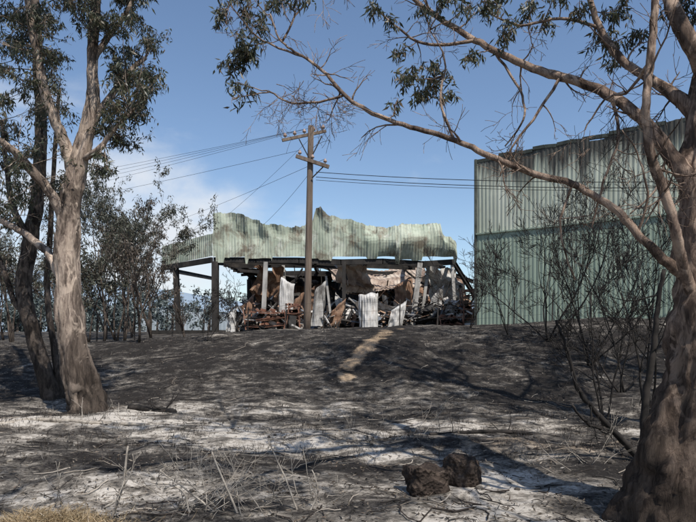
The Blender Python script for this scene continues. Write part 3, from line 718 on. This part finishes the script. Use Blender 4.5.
def rack(name,x,y,w,h,sh,seed,mat):
    rng=random.Random(seed); z=2.02; T=empty(name,(x,y,z)); v=[];f=[]
    for sx in(-1,1):
        for sy in(-.4,.4): bentbeam(v,f,(x+sx*w/2,y+sy,z),(x+sx*w/2+rng.uniform(-.25,.25),y+sy,z+h),.07,.07,rng,.12)
    mesh('posts',v,f,mat,T); v=[];f=[]
    for k in range(sh):
        zz=z+h*(k+.6)/sh; tl=rng.uniform(-.12,.12)
        for j in range(5):
            if rng.random()<.2: continue
            bentbeam(v,f,(x-w/2,y-.38+j*.19,zz+tl),(x+w/2,y-.38+j*.19,zz-tl),.10,.03,rng,.10,4)
        for j in range(3):
            a=x+rng.uniform(-w*.4,w*.4); ax=Matrix.Rotation(rng.uniform(-.6,.6),3,'Y'); boxv(v,f,(a,y,zz+.14),(ax@Vector((1,0,0)),Vector((0,1,0)),ax@Vector((0,0,1))),.17,.12,rng.uniform(.05,.11))
    mesh('shelves',v,f,mat,T)
red=m_simple('rusted_red_steel',[(.32,(.05,.035,.03)),(.5,(.22,.10,.065)),(.7,(.36,.23,.17))],2,(1,1,1),.8,.1)
rack('storage_rack',-5.3,38.6,2.4,1.3,3,1,red); rack('storage_rack.001',-3.6,39.2,1.0,1.7,4,2,red); rack('storage_rack.002',8.1,39.0,1.3,2.6,7,3,red); rack('storage_rack.003',6.6,38.2,1.5,.9,2,4,red)

# low hazy building far beyond the left bay
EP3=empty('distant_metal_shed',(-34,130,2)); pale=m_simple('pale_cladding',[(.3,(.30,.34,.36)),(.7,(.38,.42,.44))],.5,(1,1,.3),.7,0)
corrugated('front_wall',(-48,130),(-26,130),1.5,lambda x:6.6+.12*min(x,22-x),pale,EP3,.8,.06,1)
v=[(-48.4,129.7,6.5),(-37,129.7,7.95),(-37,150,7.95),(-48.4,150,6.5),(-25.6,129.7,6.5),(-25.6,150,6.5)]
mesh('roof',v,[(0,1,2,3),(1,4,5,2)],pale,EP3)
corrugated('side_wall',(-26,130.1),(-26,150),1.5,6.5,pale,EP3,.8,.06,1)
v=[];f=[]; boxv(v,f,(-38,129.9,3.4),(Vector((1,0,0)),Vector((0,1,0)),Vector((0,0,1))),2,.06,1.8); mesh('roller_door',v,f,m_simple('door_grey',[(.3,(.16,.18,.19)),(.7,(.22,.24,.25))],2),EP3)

# ================================================================= POLE AND WIRES
wood=m_simple('pole_timber',[(.3,(.08,.058,.045)),(.55,(.17,.13,.10)),(.75,(.28,.22,.17))],5,(1,1,.08),.9,.4,.02)
porc=m_simple('porcelain',[(.3,(.25,.16,.12)),(.7,(.4,.3,.25))],5,rough=.3,bump=0)
d=30.0; pb=S(307,334,d); gz=H(pb.x,d)-.3
EP=empty('power_pole',(pb.x,d,gz)); W=Wood()
top=S(311,126,d); W.tube([Vector((pb.x,d,gz)).lerp(top,k/8) for k in range(9)],[.19-.006*k for k in range(9)],14,.05)
mesh('pole',W.v,W.f,wood,EP,True)
def arm(name,p,q,w=.12,h=.14,ins=3,hh=.26):
    v=[];f=[]; beamv(v,f,p,q,w,h); mesh(name,v,f,wood,EP); W=Wood(); tips=[]
    for k in range(ins):
        t=(k+.3)/(ins-1+.6); c=Vector(p).lerp(Vector(q),t)+Vector((0,0,h*.5))
        W.tube([c,c+Vector((0,0,hh*.3)),c+Vector((0,0,hh*.35)),c+Vector((0,0,hh*.7)),c+Vector((0,0,hh*.75)),c+Vector((0,0,hh))],[.02,.02,.09,.09,.05,.04],8); tips.append(c+Vector((0,0,hh)))
    mesh(name+'_insulators',W.v,W.f,porc,EP,True); return tips
t1=arm('crossarm_top',S(281,137,d-.8)+Vector((0,.5,0)),S(326,131,d+.3),ins=5)
t2=arm('crossarm_lower',S(296,156,d-.25),S(329,167,d-.25),.14,.17,ins=3)
v=[];f=[]; beamv(v,f,S(299,139,d-.22),S(309,158,d-.22),.05,.05); beamv(v,f,S(322,136,d-.22),S(312,156,d-.22),.05,.05)
beamv(v,f,S(312,178,d-.2),S(324,166,d-.25),.05,.05)
mesh('braces',v,f,soot,EP)
wire_m=m_simple('wire',[(.3,(.02,.02,.02)),(.7,(.04,.04,.04))],3,bump=0)
wn=[0]
def wire(p,q,sag,r=.014):
    W=Wood(); p=Vector(p);q=Vector(q); pts=[]
    for k in range(25):
        t=k/24; a=p.lerp(q,t); a.z-=sag*4*t*(1-t); pts.append(a)
    W.tube(pts,[r]*25,5); mesh('power_line' if wn[0]==0 else 'power_line.%03d'%wn[0],W.v,W.f,wire_m); wn[0]+=1
wire(S(316,172,d),S(760,180,23.5),.25,.017); wire(S(316,177,d),S(760,186,23.2),.25,.017); wire(S(316,180,d),S(760,190,23.0),.22,.012)
for k,t in enumerate(t1[:4]): wire(t,S(-260+k*10,212+k*9,95),1.4,.008)
wire(t2[0],S(-200,232,90),1.3,.009); wire(t2[2],S(100,240,110),.9,.010)
wire(t1[4],S(215,225,43),.2,.008); wire(S(312,170,d),S(262,226,40),.15,.009)

EF=empty('wire_fence',(0,26,2)); v=[];f=[]; tops=[]
for k in range(15):
    x=-13+k*1.7; y=27.0-.02*k; z=H(x,y); beamv(v,f,(x,y,z-.1),(x+.03,y,z+1.25),.05,.05); tops.append((x,y,z))
mesh('pickets',v,f,soot,EF); v=[];f=[]
for hq in (.35,.75,1.15):
    for a_,b_ in zip(tops,tops[1:]): beamv(v,f,(a_[0],a_[1]-.03,a_[2]+hq),(b_[0],b_[1]-.03,b_[2]+hq),.008,.008)
mesh('wires',v,f,soot,EF)

rng=random.Random(9); L=Leaves(); W=Wood()
for k in range(84):
    y=rng.uniform(80,122); x=rng.uniform(-.75,-.22)*y if k<62 else rng.uniform(-.2,.9)*y; h=rng.uniform(3.5,8.5); z=1.9
    W.tube([Vector((x,y,z)),Vector((x+.3,y,z+h*.7))],[.2,.08],5)
    for c_ in range(10):
        c=Vector((x+rng.gauss(0,h*.25),y+rng.gauss(0,h*.25),z+h*rng.uniform(.15,1)))
        for j in range(60):
            L.add(c+rv(rng)*rng.random()*h*.17,rv(rng),rng.uniform(.3,.6),.28)
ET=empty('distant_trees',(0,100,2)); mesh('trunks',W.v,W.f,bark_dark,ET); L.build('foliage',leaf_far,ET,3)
hz=m_simple('hills',[(.35,(.20,.26,.32)),(.65,(.27,.33,.39))],.004,bump=0,detail=4)  # bluish base colour stands in for aerial haze
v=[];f=[]; N=160
for i2 in range(N+1):
    a=-1.35+2.7*i2/N; hgt=95+45*noise.noise((a*2.2,1,0))+18*noise.noise((a*7,2,0))+6*noise.noise((a*22,2,0))
    hgt+=130*math.exp(-((a+.55)/.3)**2)
    for r_,h_ in ((1900,-10),(2050,hgt*.55),(2250,hgt),(2600,hgt*.9)): v.append((math.sin(a)*r_,math.cos(a)*r_,h_))
for i2 in range(N):
    for j in range(3): q=i2*4+j; f.append((q,q+4,q+5,q+1))
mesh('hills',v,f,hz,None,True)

# ================================================================= LIGHT, SKY, CAMERA
sv=Vector((.42,-.68,1.12)).normalized()
sun=bpy.data.lights.new('sun','SUN'); sun.energy=5.0; sun.angle=math.radians(.5); sun.color=(1,.955,.89)
so=link(bpy.data.objects.new('sun',sun)); so.rotation_euler=sv.to_track_quat('Z','Y').to_euler(); so.location=(10,-10,30)
w=bpy.data.worlds.new('World'); bpy.context.scene.world=w; w.use_nodes=True; nt=w.node_tree; bg=nt.nodes['Background']
def wn_(k,**kw):
    x=nt.nodes.new(k)
    for a,b in kw.items(): setattr(x,a,b)
    return x
def wm(op,a,b=0,cl=False):
    x=wn_('ShaderNodeMath',operation=op,use_clamp=cl)
    for i_,q in enumerate((a,b)):
        if hasattr(q,'links'): nt.links.new(q,x.inputs[i_])
        else: x.inputs[i_].default_value=q
    return x.outputs[0]
sk=wn_('ShaderNodeTexSky'); sk.sky_type='NISHITA'; sk.sun_disc=False; sk.sun_elevation=math.asin(sv.z); sk.sun_rotation=math.atan2(sv.x,sv.y)
sk.air_density=1.0; sk.dust_density=.5; sk.ozone_density=2.2; sk.altitude=200
tc=wn_('ShaderNodeTexCoord'); mp=wn_('ShaderNodeMapping'); mp.inputs['Scale'].default_value=(1,1,2.0); mp.inputs['Location'].default_value=(.3,.1,.2)
nt.links.new(tc.outputs['Generated'],mp.inputs[0])
cn=wn_('ShaderNodeTexNoise'); cn.inputs['Scale'].default_value=4.2; cn.inputs['Detail'].default_value=8; cn.inputs['Roughness'].default_value=.55; cn.inputs['Distortion'].default_value=.2
nt.links.new(mp.outputs[0],cn.inputs[0])
sx=wn_('ShaderNodeSeparateXYZ'); nt.links.new(tc.outputs['Generated'],sx.inputs[0])
low=wm('SUBTRACT',1.0,wm('MULTIPLY',sx.outputs[2],2.1),True)
left=wm('ADD',.06,wm('MULTIPLY',sx.outputs[0],-2.5),True)
bank=wm('MULTIPLY',low,left)
k=wm('ADD',bank,wm('MULTIPLY',wm('SUBTRACT',cn.outputs[0],.5),1.7))
cr=wn_('ShaderNodeMapRange',interpolation_type='SMOOTHSTEP'); nt.links.new(k,cr.inputs[0]); cr.inputs[1].default_value=.22; cr.inputs[2].default_value=.85; cr.inputs[3].default_value=0; cr.inputs[4].default_value=.9
mx=wn_('ShaderNodeMix',data_type='RGBA'); nt.links.new(cr.outputs[0],mx.inputs[0]); nt.links.new(sk.outputs[0],mx.inputs[6]); mx.inputs[7].default_value=(5.7,5.9,6.2,1)
nt.links.new(mx.outputs[2],bg.inputs[0]); bg.inputs[1].default_value=.145

cam=bpy.data.cameras.new('camera'); cam.lens=36*600/696; cam.sensor_width=36; cam.shift_y=74/696; cam.clip_end=9000; cam.clip_start=.05
co=link(bpy.data.objects.new('camera',cam)); co.location=(0,0,EYE); co.rotation_euler=(math.radians(90),0,0); bpy.context.scene.camera=co
bpy.context.scene.view_settings.view_transform='Standard'; bpy.context.scene.view_settings.look='None'
